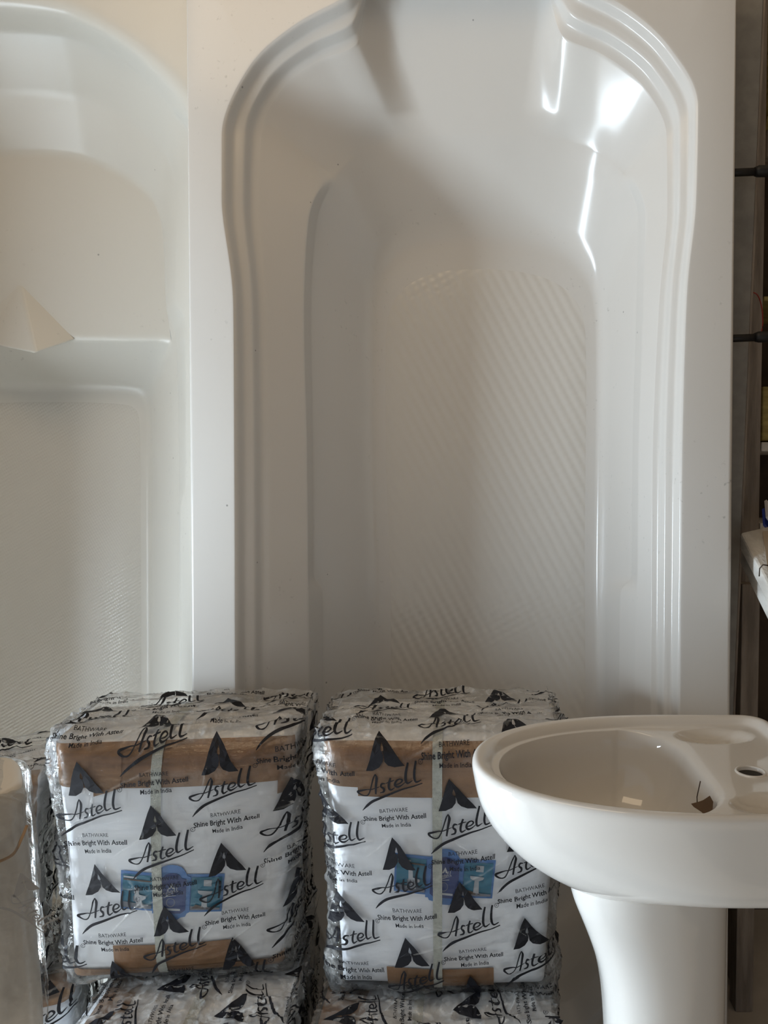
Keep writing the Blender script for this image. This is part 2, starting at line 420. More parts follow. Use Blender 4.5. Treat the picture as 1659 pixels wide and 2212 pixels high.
# raised anti-slip pattern of the tub floor
def slip_mat(name, base, sx, ang, amp):
    m = mat(name, base, .2, .5)
    nt = m.node_tree; N = nt.nodes; L = nt.links; b = N['Principled BSDF']
    tc = N.new('ShaderNodeTexCoord'); mp = N.new('ShaderNodeMapping')
    mp.inputs['Rotation'].default_value = (0, ang, 0)
    L.new(tc.outputs['Object'], mp.inputs['Vector'])
    w1 = N.new('ShaderNodeTexWave'); w1.bands_direction = 'X'; w1.inputs['Scale'].default_value = sx; w1.inputs['Distortion'].default_value = .4
    w2 = N.new('ShaderNodeTexWave'); w2.bands_direction = 'Z'; w2.inputs['Scale'].default_value = sx*1.3; w2.inputs['Distortion'].default_value = .4
    L.new(mp.outputs[0], w1.inputs[0]); L.new(mp.outputs[0], w2.inputs[0])
    ad = N.new('ShaderNodeMath'); ad.operation = 'MULTIPLY_ADD'; ad.inputs[1].default_value = .35
    L.new(w2.outputs['Fac'], ad.inputs[0]); L.new(w1.outputs['Fac'], ad.inputs[2])
    bp = N.new('ShaderNodeBump'); bp.inputs['Strength'].default_value = amp; bp.inputs['Distance'].default_value = .0015
    L.new(ad.outputs[0], bp.inputs['Height']); L.new(bp.outputs[0], b.inputs['Normal'])
    return m
M_SLIP = slip_mat('ribbed_acrylic', (.60, .575, .535), 15, math.radians(28), .38)
M_SLIP2 = slip_mat('fine_ribbed_acrylic', (.60, .575, .52), 40, math.radians(-60), .3)
def floor_patch(ring, shrink, N, m, parent, lift=.0006):
    c = ring.mean(0)
    rings = [ring+(c-ring)*shrink, ring+(c-ring)*(shrink+.02)-N*lift]
    rings += [rings[1]+(c-N*lift-rings[1])*t for t in (.25, .5, .75)]
    return loft_mesh('anti_slip_base', rings, m, parent, capn=2)
floor_patch(c7, .135, TN, M_SLIP, tub)

# ---- bathtub on the left, partly behind the first
SO = np.array([0.0, 1.53, 1.2]); SN = tub_axes(0.0, math.radians(1.0))
XC = -1.045
def mirror_closed(right):
    t = np.array(right, float)
    px, py, w = ring_uv(t, KL); xb, yb, wb = ring_uv(t, np.array([14.0]))
    P = on_plane(np.append(px, xb), np.append(py, yb), SO, SN, np.append(w, wb))
    P[:, 0] = np.maximum(P[:, 0], XC+.0005)
    L = P[1:-1][::-1].copy(); L[:, 0] = 2*XC-L[:, 0]
    P[0, 0] = XC; P[-1, 0] = XC
    return np.vstack([P, L])
L0 = w_const([(0, -88, -4), (1, 0, 4), (2, 70, 12), (3, 140, 25), (4, 255, 84), (5, 340, 150), (6, 412, 240), (7, 440, 360), (8, 441, 730), (9, 440, 1040), (9.5, 440, 1100), (10, 438, 1500), (11, 432, 1900), (12, 420, 2010), (13, 250, 2200), (14, -88, 2230)], 0)
L1 = w_const([(0, -46, 62), (1, 40, 62), (2, 85, 64), (3, 130, 69), (4, 226, 103), (5, 300, 160), (6, 362, 225), (7, 408, 300), (8, 418, 730), (9, 416, 1040), (9.5, 410, 1100), (10, 408, 1500), (11, 404, 1850), (12, 380, 1960), (13, 240, 2090), (14, -46, 2120)], .06)
L2 = [(0, 53, 331, .22), (1, 90, 331, .22), (2, 130, 334, .22), (3, 175, 340, .22), (4, 245, 367, .22), (5, 302, 402, .22), (6, 338, 445, .22), (7, 352, 505, .22), (7.5, 358, 655, .22), (8, 381, 735, .21), (9, 388, 1040, .21), (9.5, 388, 1100, .21), (10, 389, 1500, .21), (11, 384, 1840, .21), (12, 365, 1930, .21), (13, 235, 2030, .21), (14, 53, 2050, .21)]
L3 = [(0, 53, 733, .222), (1, 95, 733, .222), (2, 140, 733, .222), (3, 190, 733, .222), (4, 240, 733, .222), (5, 290, 733, .222), (6, 340, 733, .222), (7, 366, 738, .222), (7.5, 373, 748, .222), (8, 376, 775, .222), (9, 380, 1040, .222), (9.5, 381, 1100, .222), (10, 382, 1500, .222), (11, 377, 1800, .222), (12, 350, 1900, .222), (13, 220, 1990, .222), (14, 53, 2000, .222)]
L4 = [(0, 122, 832, .36), (1, 150, 832, .36), (2, 180, 832, .36), (3, 210, 833, .36), (4, 240, 834, .36), (5, 270, 836, .36), (6, 298, 840, .36), (7, 314, 850, .36), (7.5, 320, 862, .36), (8, 324, 890, .36), (9, 326, 1040, .36), (9.5, 326, 1100, .36), (10, 327, 1500, .36), (11, 324, 1780, .36), (12, 305, 1860, .36), (13, 220, 1930, .36), (14, 122, 1940, .36)]
L1b = [(0, 10, 200, .15), (1, 70, 200, .15), (2, 110, 202, .15), (3, 155, 208, .15), (4, 240, 238, .15), (5, 310, 285, .15), (6, 362, 345, .15), (7, 380, 430, .13), (7.5, 378, 640, .13), (7.7, 384, 664, .12), (8, 399, 690, .10), (9, 401, 1040, .10), (9.5, 389, 1105, .13), (10, 391, 1500, .13), (11, 388, 1850, .13), (12, 370, 1945, .13), (13, 237, 2060, .13), (14, 10, 2085, .13)]
l = [mirror_closed(t) for t in (L0, L1, L2, L3, L4)]
lb = mirror_closed(L1b)
l4i = l[4]+(l[4].mean(0)-l[4])*.1
tub2, shell2 = build_tub('bathtub', 'cream bathtub with moulded seat and wedge standing on end, half hidden at left edge', SO, SN,
                         [(l[0], .03), (l[1], .012), (lb, .012), (l[2], .012), (l[3], .014), (l[4], .02), (l4i, .01)],
                         [(-640, -150), (466, -150), (466, 2230), (-640, 2230)], M_TUB2)
floor_patch(l[4], .105, SN, M_SLIP2, tub2)
# faceted wedge moulded on the seat
def sp(px, py, w): return on_plane(px, py, SO, SN, w)
wv = [sp(42, 610, .222), sp(76, 764, .175), sp(162, 734, .222), sp(-8, 662, .222), sp(-30, 742, .215), sp(60, 735, .29), sp(-60, 700, .222)]
wf = [(0, 1, 2), (0, 3, 4), (0, 4, 1), (1, 4, 5), (1, 5, 2), (3, 6, 4)]
wd = mesh_obj('seat_wedge', wv, wf, M_TUB2, tub2, smooth=False)
fix_normals(wd)
bm = wd.modifiers.new('bevel', 'BEVEL'); bm.width = .006; bm.segments = 3
# drain
def disc_ring(c, X, Z, N, radii, name, m, parent):
    rings = []
    for (r_, w) in radii:
        a = np.linspace(0, 2*math.pi, 49)[:-1]
        rings.append(c+r_*(np.cos(a)[:, None]*X+np.sin(a)[:, None]*Z)+N*w)
    o = loft_mesh(name, rings, m, parent, capn=2); return o
Zs = np.cross(np.array([1.0, 0, 0]), SN); Zs = Zs if Zs[2] > 0 else -Zs
dc = sp(133, 1836, .3565)
disc_ring(dc, np.array([1.0, 0, 0]), Zs, SN, [(.036, 0), (.034, -.003), (.030, -.003), (.027, .001)], 'drain', mat('drain_black', (.03, .028, .02), .4), tub2)

# ------------------------------------------------------------------ printed film lettering
def ribbon(pts, widths, n=7):
    P = catmull(pts, n); W = np.interp(np.linspace(0, 1, len(P)), np.linspace(0, 1, len(widths)), widths)
    d = np.gradient(P, axis=0); d /= np.linalg.norm(d, axis=1, keepdims=True)+1e-9
    nrm = np.stack([-d[:, 1], d[:, 0]], 1)
    A = P+nrm*W[:, None]/2; B = P-nrm*W[:, None]/2
    V = np.empty((2*len(P), 2)); V[0::2] = A; V[1::2] = B
    F = [(2*i, 2*i+1, 2*i+3, 2*i+2) for i in range(len(P)-1)]
    return V, F
class Sheet:
    def __init__(s): s.V = []; s.F = []; s.n = 0
    def add(s, V, F):
        V = np.asarray(V, float); s.V.append(V); s.F += [tuple(i+s.n for i in f) for f in F]; s.n += len(V)
    def data(s): return np.vstack(s.V), s.F
def text_geo(body, size, extra=0.0):
    c = bpy.data.curves.new('lettering', 'FONT'); c.body = body; c.size = size; c.align_x = 'CENTER'
    c.resolution_u = 2; c.offset = extra
    o = bpy.data.objects.new('lettering', c); COL.objects.link(o)
    dg = bpy.context.evaluated_depsgraph_get()
    me = bpy.data.meshes.new_from_object(o.evaluated_get(dg))
    V = np.array([v.co[:2] for v in me.vertices]); F = [tuple(p.vertices) for p in me.polygons]
    bpy.data.objects.remove(o); bpy.data.curves.remove(c); bpy.data.meshes.remove(me)
    return V, F
S = 1/950.0
def tr(pts): return [((x-680)*S, (300-y)*S) for x, y in pts]
WORD = Sheet()
for pts, w in [
    ([(370, 285), (300, 300), (222, 325), (250, 360), (310, 382), (365, 372), (405, 315), (440, 220), (470, 120), (500, 60)], [14, 26, 36, 26, 16, 20, 18, 18, 22, 14]),
    ([(500, 60), (520, 120), (505, 230), (490, 350)], [12, 40, 34, 26]),
    ([(370, 285), (430, 282), (500, 258), (560, 235)], [14, 14, 14, 8]),
    ([(640, 195), (595, 195), (578, 235), (615, 268), (610, 310), (555, 328)], [12, 28, 26, 34, 28, 12]),
    ([(712, 120), (690, 200), (688, 265), (712, 292), (765, 262)], [24, 34, 32, 24, 10]),
    ([(648, 192), (700, 172), (760, 158)], [12, 18, 12]),
    ([(768, 222), (830, 208), (865, 172), (830, 148), (785, 172), (768, 225), (800, 256), (850, 240), (910, 195)], [10, 18, 24, 18, 28, 32, 30, 18, 8]),
    ([(945, -60), (915, 60), (908, 160), (935, 215), (1005, 180)], [28, 36, 36, 26, 8]),
    ([(1060, -80), (1035, 50), (1032, 145), (1060, 198), (1140, 168)], [28, 36, 36, 26, 10])]:
    V, F = ribbon(tr(pts), [a*S for a in w]); WORD.add(V, F)
V, F = ribbon(tr([(1155, 212), (1000, 262), (850, 298), (640, 372), (450, 450), (340, 530), (262, 605)]), [a*S for a in [14, 18, 24, 34, 40, 36, 8]], 8); WORD.add(V, F)
def poly_geo(pts, cuts=1):
    bm = bmesh.new(); vs = [bm.verts.new((x, y, 0)) for x, y in pts]; bm.faces.new(vs)
    bmesh.ops.triangulate(bm, faces=bm.faces[:])
    if cuts: bmesh.ops.subdivide_edges(bm, edges=bm.edges[:], cuts=cuts, use_grid_fill=True)
    bm.verts.index_update()
    V = np.array([v.co[:2] for v in bm.verts]); F = [tuple(v.index for v in f.verts) for f in bm.faces]
    bm.free(); return V, F
def mk(pts): return [((x-800)/342.0, (700-y)/342.0) for x, y in pts]
MARK = Sheet()
V, F = poly_geo(mk([(770, 622), (757, 660), (735, 740), (720, 789), (752, 787), (780, 770), (795, 745), (797, 722), (791, 706), (784, 702), (768, 699), (783, 692), (788, 672)])); MARK.add(V, F)
V, F = poly_geo(mk([(770, 622), (788, 672), (795, 692), (811, 698), (797, 704), (792, 706), (799, 722), (803, 745), (818, 763), (845, 774), (886, 773), (850, 725), (810, 668)])); MARK.add(V, F)
T1 = text_geo('BATHWARE', .155); T2 = text_geo('Shine Bright With Astell', .150, .003); T3 = text_geo('Made in India', .135, .0015); T4 = text_geo('R', .05)
def rot(V, a):
    c, s_ = math.cos(a), math.sin(a); return V@np.array([[c, s_], [-s_, c]])
GROUP = Sheet()   # one printed motif; 1 unit = the width of the word
GROUP.add(WORD.V and WORD.data()[0], WORD.F)
mv, mf = MARK.data(); GROUP.add(mv*np.array([1.18, 1.02])+np.array([-.06, .56]), mf)
for (V, F), dx, dy, k_ in ((T1, .06, -.33, .55), (T2, .07, -.45, .68), (T3, .09, -.565, .66)):
    GROUP.add(rot(V*np.array([k_, k_*1.0]), .07)+np.array([dx, dy]), F)
a_ = np.linspace(0, 2*math.pi, 17)
V, F = ribbon([(.47+.032*math.cos(a), .39+.032*math.sin(a)) for a in a_], [.007, .007], 1); GROUP.add(V, F)
GROUP.add(T4[0]*.9+np.array([.47, .373]), T4[1])
GV, GF = GROUP.data()
GF_A = GF

# ------------------------------------------------------------------ film-wrapped packages
class Pack:
    def __init__(s, W, H, D, taper, seed, r=.03, flare=1.0):
        rg = random.Random(seed*13+1)
        s.streaks = []
        for _ in range(26):
            a = rg.gauss(.25, .55); L_ = rg.uniform(.03, .16); u0 = rg.uniform(-W/2, W/2); v0 = rg.uniform(-H/2, H/2+.12)
            s.streaks.append((u0, v0, u0+L_*math.cos(a), v0+L_*math.sin(a), rg.uniform(.0010, .0024)))
        s.flare = flare; s.W, s.H, s.D, s.taper, s.seed, s.r = W, H, D, taper, seed, r
    def arc(s, v, S_):
        e = np.maximum(np.abs(v)-(S_-s.r), 0.0); q = s.r*math.pi/2
        a = np.minimum(e/s.r, math.pi/2)
        x = np.minimum(np.abs(v), S_-s.r)+s.r*np.sin(a)
        d = s.r*(1-np.cos(a))+np.maximum(e-q, 0)
        return np.sign(v)*x, d, a
    def crumple(s, u, v):
        S_, T_ = s.W/2, s.H/2
        c = np.maximum(sstep(S_-.035, S_+.01, np.abs(u)), np.maximum(sstep(T_-.02, T_+.02, v), sstep(T_-.03, T_+.01, -v)*.8))
        return c
    def wrinkle(s, u, v):
        side = sstep(-.01, .03, (np.abs(u)-s.W/2)-(np.abs(v)-s.H/2))
        k = s.seed*7
        wx = u+.02*noise(u*14, v*14, k+5); wy = v+.02*noise(u*14, v*14, k+6)
        big = ridged(wx*16, wy*22, k)**2; mid_ = ridged(wx*38, wy*52, k+1)**3; fine = ridged(wx*90, wy*110, k+2)**3
        c = s.crumple(u, v)
        fold = (ridged(wx*5+wy*3, wy*30-wx*6, k+8)**2)*(1-side)+(ridged(wx*30+wy*7, wy*6, k+10)**2)*side
        lines = ridged(u*7+v*9, v*75-u*22, k+3)**5
        front = .0010*big+.0030*lines*sstep(0, s.W*.5, np.abs(u+.1*s.W))+.0006*mid_
        flare = .020*sstep(s.H/2-.08, s.H/2-.02, -v)*sstep(s.W/2-.04, s.W/2+.02, np.abs(u))*noise(u*30, v*26, k+9)
        return front+.0026*s.creases(u, v)+c*(.010*fold+.004*ridged(wx*9, wy*11, k+11)**2+.0028*mid_+.0012*fine)+s.flare*flare
    def creases(s, u, v):
        out = np.zeros_like(u)
        uu = u+.004*noise(u*40, v*40, s.seed+77); vv = v+.006*noise(u*25, v*25, s.seed+78)
        for u0, v0, u1, v1, a in s.streaks:
            du, dv = u1-u0, v1-v0
            t = ((uu-u0)*du+(vv-v0)*dv)/(du*du+dv*dv)
            tc = np.clip(t, 0, 1)
            d = np.hypot(uu-u0-tc*du, vv-v0-tc*dv)
            out = np.maximum(out, a/.0024*np.sin(np.pi*np.clip(t, .03, .97))*np.exp(-(d/.0016)**2))
        return out
    def P(s, u, v, off, wr=0.0):
        u = np.asarray(u, float); v = np.asarray(v, float)
        x, dx, ax = s.arc(u, s.W/2); z, dz, az = s.arc(v, s.H/2)
        dep = (dx**3+dz**3)**(1/3.0)
        n = np.stack([np.sin(ax)*np.sign(u)*np.cos(az*.6), -np.cos(ax)*np.cos(az), np.sin(az)*np.sign(v)*np.cos(ax*.6)], -1)
        n /= np.linalg.norm(n, axis=-1, keepdims=True)+1e-9
        tp = 1-s.taper*(.5-z/s.H)
        y = -s.D/2+dep
        P = np.stack([x*tp, y, z+s.H/2], -1)
        # sagging front and lid
        sag = .006*(noise(u*6+3, v*6, s.seed)-.5)+.024*np.clip(1-(u/(s.W/2))**2, 0, 1)*np.clip(1-.6*(v/(s.H/2))**2, 0, 1)*np.clip((s.H*.5-np.abs(v))/(s.H*.1), 0, 1)
        o = off+sag
        if wr: o = o+wr*s.wrinkle(u, v)*(1-.85*sstep(s.r*.6, s.r*1.6, dx)*sstep(s.r*.6, s.r*1.6, dz))
        return P+n*np.asarray(o)[..., None]
    def patch(s, name, u0, u1, v0, v1, off, m, parent, res=.008, wr=0.0, skew=0.0, ragged=0.0):
        nu = max(3, int((u1-u0)/res)); nv = max(3, int((v1-v0)/res))
        U, V = np.meshgrid(np.linspace(u0, u1, nu), np.linspace(v0, v1, nv))
        V = V+skew*(U-u0)
        if ragged:
            U = U+ragged*(noise(V*60, U*0, s.seed+3)-.5)*((U-u0) > .5*(u1-u0))
        P = s.P(U, V, off, wr)
        return mesh_obj(name, P.reshape(-1, 3), grid_faces(nv, nu), m, parent, world_space=False)
    def geo(s, name, V, F, off, m, parent, wr=0.0):
        P = s.P(V[:, 0], V[:, 1], off, wr)
        return mesh_obj(name, P, F, m, parent, smooth=False, world_space=False)

def make_pack(label, loc, yaw, W, H, D, taper, seed, origin, word=.098, A=(.017, -.150), B=(.107, -.062), rotp=.0,
              tapes=(), straps=(), blue=None, front_bright=True):
    r = root('wrapped_package', loc, label, 'package', yaw)
    p = Pack(W, H, D, taper, seed, flare=0.0 if loc[2] < .01 else 1.0)
    S_, T_ = W/2+.0, H/2
    # carton: one closed wrap
    ue = S_+D-.02; ve = T_+D-.02
    nu, nv = 90, 90
    U, V = np.meshgrid(np.linspace(-ue, ue, nu), np.linspace(-T_-.12, ve, nv))
    P = p.P(U, V, 0.0)
    P[..., 1] = np.minimum(P[..., 1], D/2)
    mesh_obj('carton', P.reshape(-1, 3), grid_faces(nv, nu), M_CARTON, r, world_space=False)
    bm = bmesh.new()
    for i, t in enumerate(tapes):
        p.patch('tape', t[0], t[1], t[2], t[3], .0022+.0004*i, M_TAPE, r, skew=t[4] if len(t) > 4 else 0.0, ragged=.006)
    if blue is not None:
        bu, bv, bw = blue   # centre and full width of the sticker
        k = bw/500.0
        rt = -.075
        def q(pts): return rot(np.array([((x-250)*k, (100-y)*k) for x, y in pts]), rt)+np.array([bu, bv])
        arch = [(160, 200), (160, 20), (176, 16), (182, 2)]+[(250+62*math.cos(a), -2-34*math.sin(a)) for a in np.linspace(math.pi*.95, math.pi*.05, 9)]+[(318, 2), (324, 16), (342, 20), (342, 190), (330, 196), (322, 212), (300, 216), (285, 228), (215, 228), (200, 216), (180, 212), (174, 200)]
        layers = [('sticker', [(0, 8), (500, 8), (500, 190), (0, 190)], M_BLUE, 0),
                  ('sticker_picture', [(10, 22), (156, 22), (156, 178), (10, 178)], M_TEAL, 1),
                  ('sticker_picture', [(346, 22), (490, 22), (490, 178), (346, 178)], M_TEAL, 1),
                  ('sticker_arch', arch, M_BLUE, 2),
                  ('sticker_panel', [(182, 30), (205, 26)]+[(252+40*math.cos(a), 22-20*math.sin(a)) for a in np.linspace(math.pi*.95, math.pi*.05, 7)]+[(300, 26), (322, 30), (322, 180), (300, 196), (205, 196), (182, 180)], M_NAVY, 3)]
        details = [([(346, 158), (490, 168), (490, 178), (346, 178)], M_GREYP), ([(10, 150), (156, 160), (156, 178), (10, 178)], M_GREYP),
                   ([(378, 82), (450, 88), (444, 100), (425, 106), (395, 103), (380, 94)], M_PALE), ([(402, 104), (424, 106), (428, 165), (400, 163)], M_PALE),
                   ([(405, 32), (443, 34), (443, 64), (405, 62)], M_PALE),
                   ([(70, 78), (92, 80), (94, 112), (128, 118), (128, 130), (108, 140), (112, 166), (84, 166), (72, 130)], M_PALE),
                   ([(66, 120), (100, 125), (100, 150), (66, 146)], M_GREYP), ([(16, 28), (80, 30), (80, 38), (16, 36)], M_PALE),
                   ([(16, 40), (150, 44), (150, 50), (16, 48)], M_BROWNP), ([(352, 170), (372, 150), (440, 170)], M_BROWNP),
                   ([(252, 48), (268, 78), (256, 76), (252, 66), (247, 76), (236, 78)], M_PALE),
                   ([(225, 112), (275, 106), (275, 109), (225, 115)], M_PALE), ([(215, 170), (298, 172), (298, 182), (215, 180)], M_PALE)]
        for nm, pts, m_, lv in layers:
            Vp, Fp = poly_geo([tuple(v) for v in q(pts)], 3 if lv < 2 else 1)
            ob = p.geo(nm, Vp, Fp, .0020+.0005*lv, m_, r if lv == 0 else stk)
            if lv == 0: stk = ob
        mats = []; V_all = Sheet(); fm = []
        for pts, m_ in details:
            Vp, Fp = poly_geo([tuple(v) for v in q(pts)], 1)
            V_all.add(Vp, Fp)
            if m_ not in mats: mats.append(m_)
            fm += [mats.index(m_)]*len(Fp)
        an = np.linspace(0, 2*math.pi, 21)
        Vp, Fp = ribbon(q([(250+20*math.cos(a), 142+20*math.sin(a)) for a in an]), [3*k, 3*k], 1)
        V_all.add(Vp, Fp); fm += [mats.index(M_GREYP)]*len(Fp)
        wv_, wf_ = WORD.data()
        V_all.add(rot(wv_*75*k, rt+.05)+q([(250, 96)])[0], wf_); fm += [mats.index(M_PALE)]*len(wf_)
        Vd, Fd = V_all.data()
        o = p.geo('sticker_print', Vd, Fd, .0041, None, stk)
        for m_ in mats: o.data.materials.append(m_)
        o.data.polygons.foreach_set('material_index', fm)
    for sx, w_ in straps:
        p.patch('strap', sx-w_/2, sx+w_/2, -T_-.03, T_+D-.03, .0052, M_STRAP, r, res=.006)
    # film
    du = .0022
    ue = S_+D+.01; ve = T_+D+.01; vb = -T_-.05
    nu, nv = int(2*ue/du), int((ve-vb)/du)
    U, V = np.meshgrid(np.linspace(-ue, ue, nu), np.linspace(vb, ve, nv))
    P = p.P(U, V, .0060, 1.0)
    fo = mesh_obj('plastic_film', P.reshape(-1, 3), grid_faces(nv, nu), M_FILM, r, world_space=False)
    at = fo.data.attributes.new('crumple', 'FLOAT', 'POINT')
    at.data.foreach_set('value', (p.crumple(U, V)*(.45+.9*noise(U*26, V*30, seed+40))+.9*p.creases(U, V)).reshape(-1).astype(np.float32))  # pale haze along the creases paints in bright streak highlights
    # print on the film
    sh = Sheet()
    gv = rot(GV*word, rotp)
    rng = random.Random(seed)
    for i in range(-6, 7):
        for j in range(-6, 7):
            cu = origin[0]+i*A[0]+j*B[0]; cv = origin[1]+i*A[1]+j*B[1]
            if abs(cu) > ue+.05 or cv < vb-.06 or cv > ve+.06: continue
            Vg = gv+np.array([cu, cv])
            Vg = Vg+.006*(np.stack([noise(Vg[:, 0]*20, Vg[:, 1]*20, seed), noise(Vg[:, 0]*20, Vg[:, 1]*20, seed+1)], 1)-.5)
            ok = (np.abs(Vg[:, 0]) < ue-.004) & (Vg[:, 1] > vb+.004) & (Vg[:, 1] < ve-.004)
            Fg = [f for f in GF_A if all(ok[k_] for k_ in f)]
            if Fg: sh.add(Vg, Fg)
    Vs, Fs = sh.data()
    used = sorted({i for f in Fs for i in f}); remap = {v: i for i, v in enumerate(used)}
    Vs = Vs[used]; Fs = [tuple(remap[i] for i in f) for f in Fs]
    p.geo('printed_lettering', Vs, Fs, .0068, M_INK, r, wr=1.0)
    return r, p

def px_x(px, y): return (px-CX)/F_PX*y
# upper row
zt = lambda py, y: float(at_y(px=1000, py=py, y=y)[2])
YF = 1.19
zL0 = zt(2107, YF); zL1 = zt(1600, YF)
zR0 = zt(2138, YF); zR1 = zt(1595, YF)
D = .205
def place(xc, yf, D_, yaw):   # centre of a package whose front-face centre is at xc, yf
    return (xc-math.sin(yaw)*D_/2, yf+math.cos(yaw)*D_/2)
yw = math.radians(5)
cx_, cy_ = place(px_x(365, YF), YF, D, yw)
s_ = YF/1600
make_pack('white film wrapped package with blue sticker and strap, left of the two beside the basin', (cx_, cy_, zL0), yw, .386, zL1-zL0, D, .13, 3,
          ((347-365)*s_, (1853-1827)*s_), word=.107, A=(.018, -.163), B=(.116, -.067),
          tapes=[(-.21, .20, .128, .197), (.170, .255, .106, .163), (-.125, -.08, .114, .173, .3), (-.107, .108, -.187, -.130), (-.205, .205, -.21, -.172)],
          straps=[(-.022, .0168)], blue=((366-365)*s_, (1853-1905)*s_-.004, .175))
cx2, cy2 = place(px_x(955, YF), YF, D, 0)
make_pack('film wrapped white package with blue sticker, just left of the washbasin', (cx2, cy2, zR0), 0, .392, zR1-zR0, D, .13, 8,
          ((995-955)*s_, (1866-1775)*s_), word=.107, A=(.018, -.163), B=(.116, -.067),
          tapes=[(-.205, .20, .135, .205), (-.14, .205, .121, .162), (-.103, .095, -.205, -.162)],
          straps=[(-.008, .0162)], blue=((960-955)*s_, (1866-1876)*s_, .173))
yw3 = math.radians(20)
fr = np.array([px_x(66, YF), YF]); fc = fr-.185*np.array([math.cos(yw3), math.sin(yw3)])
cx3, cy3 = place(fc[0], fc[1], D, yw3)
make_pack('film wrapped package with crumpled brown top, cut off by the left edge of the photo', (cx3, cy3, zL0), yw3, .365, .325, D, .10, 14, (.03, .05),
          tapes=[(-.19, .186, .07, .20), (.1, .3, -.16, -.10)], straps=[(-.06, .015)])
# lower row, standing on the floor
lowL = make_pack('film wrapped package with torn top under the left upright package', (px_x(325, 1.04), 1.205, 0), math.radians(2), .305, zL0-.030, .33, .0, 21, (.05, .02), rotp=math.pi/2,
          tapes=[(-.2, .2, .16, .225), (-.19, -.1, .24, .4)], straps=[(.01, .018)])
lowR = make_pack('film wrapped package with torn top under the package beside the washbasin', (px_x(935, 1.04), 1.205, 0), math.radians(-1), .375, zR0-.030, .33, .0, 27, (.03, .05), rotp=math.pi/2,
          tapes=[(-.22, -.12, .12, .5), (-.12, .2, .34, .37)], straps=[(-.03, .016)])
make_pack('film wrapped package at the bottom left corner, hidden behind the pale wrapped pedestal', (-.835, 1.25, 0), yw3, .31, zL0-.030, .24, .0, 33, (.02, .05), tapes=[(-.2, .2, .16, .225)])

M_TORN = noisy(mat('torn_opening', (.06, .04, .02), .9), (.01, .008, .006), (.22, .14, .06), 130, lo=.45, hi=.62)
for (rr_, pk), uc in ((lowL, -.013), (lowR, .015)):
    an = np.linspace(0, 2*math.pi, 34)[:-1]; rd = .013+.011*noise(an*3, an*0+uc*90, 5)
    Vh, Fh = poly_geo([(uc+1.5*r_*math.cos(a), pk.H/2+.026+.9*r_*math.sin(a)) for a, r_ in zip(an, rd)], 2)
    pk.geo('torn_opening', Vh, Fh, .0165, M_TORN, rr_, wr=.3)
# ------------------------------------------------------------------ washbasin on pedestal
BX0, BX1 = .012, .475; BY0, BY1 = .800, 1.165; YM = (BY0+BY1)/2
RZ = CAM_Z-.372
nb = 240
def d_outline(x0, x1, y0, y1, rc, nose):
    """D-shaped plan: rounded nose at x0 (elliptic, length nose), corners rc at x1; starts mid right side"""
    ym = (y0+y1)/2; hy = (y1-y0)/2
    pts = []
    for y in np.linspace(0, hy-rc, 8): pts.append((x1, ym+y))
    for a in np.linspace(0, math.pi/2, 10)[1:]: pts.append((x1-rc+rc*math.cos(a), ym+hy-rc+rc*math.sin(a)))
    for x in np.linspace(x1-rc, x0+nose, 12)[1:]: pts.append((x, ym+hy))
    for a in np.linspace(math.pi/2, math.pi, 50)[1:]:
        ca, sa = abs(math.cos(a))**.92, math.sin(a)**.92 if math.sin(a) > 0 else 0
        pts.append((x0+nose-nose*ca, ym+hy*sa))
    P = np.array(pts); Q = P[1:-1][::-1].copy(); Q[:, 1] = 2*ym-Q[:, 1]
    P = np.vstack([P, Q])
    # even arc-length resample
    C = np.vstack([P, P[:1]]); L_ = np.r_[0, np.cumsum(np.linalg.norm(np.diff(C, axis=0), axis=1))]
    q = np.linspace(0, L_[-1], nb, endpoint=False)
    return np.stack([np.interp(q, L_, C[:, 0]), np.interp(q, L_, C[:, 1])], 1)
def angular(P, c, ref):
    """resample closed outline P so that its points lie on the same rays from c as ref"""
    a = np.unwrap(np.arctan2(*(P-c).T[::-1])); ra = np.arctan2(*(ref-c).T[::-1])
    r_ = np.linalg.norm(P-c, axis=1)
    if a[-1] < a[0]: a = a[::-1]; r_ = r_[::-1]
    a3 = np.r_[a-2*math.pi, a, a+2*math.pi]; r3 = np.r_[r_, r_, r_]
    rr = np.interp(ra, a3, r3)
    return c+np.stack([np.cos(ra), np.sin(ra)], 1)*rr[:, None]
cB = np.array([.20, YM])
O1 = angular(d_outline(BX0, BX1, BY0, BY1, .035, .30), cB, d_outline(BX0, BX1, BY0, BY1, .035, .30))
O_in = angular(d_outline(BX0+.026, BX1-.022, BY0+.022, BY1-.022, .025, .285), cB, O1)
BO = angular(d_outline(BX0+.038, .318, BY0+.034, BY1-.034, .085, .235), cB, O1)
def bowl_ring(f):
    c = np.array([.205, YM]); return c+(BO-c)*f
core = angular(d_outline(.135, .40, YM-.095, YM+.095, .05, .10), cB, O1)
def ring3(P2, z): return np.c_[P2, np.full(len(P2), z) if np.isscalar(z) else z]
back_w = sstep(.10, .33, O1[:, 0])        # 0 at the nose, 1 at the straight sides
nose_p = [(0, 0), (.02, .012), (.05, .035), (.14, .062), (.30, .088), (.52, .112), (.78, .130), (1.0, .140)]
side_p = [(0, 0), (.01, .012), (.03, .040), (.06, .075), (.12, .098), (.35, .108), (.65, .118), (1.0, .130)]
R = []
inner = core+(cB-core)*.5
R.append(ring3(inner, RZ-.138))
for (fa, za), (fb, zb) in list(zip(nose_p, side_p))[::-1]:
    f = fa*(1-back_w)+fb*back_w; z = RZ-.012-(za*(1-back_w)+zb*back_w)
    R.append(np.c_[O1+(core-O1)*f[:, None], z])
def lerp(a, b, t): return a+(b-a)*t
rim_w = O_in-O1
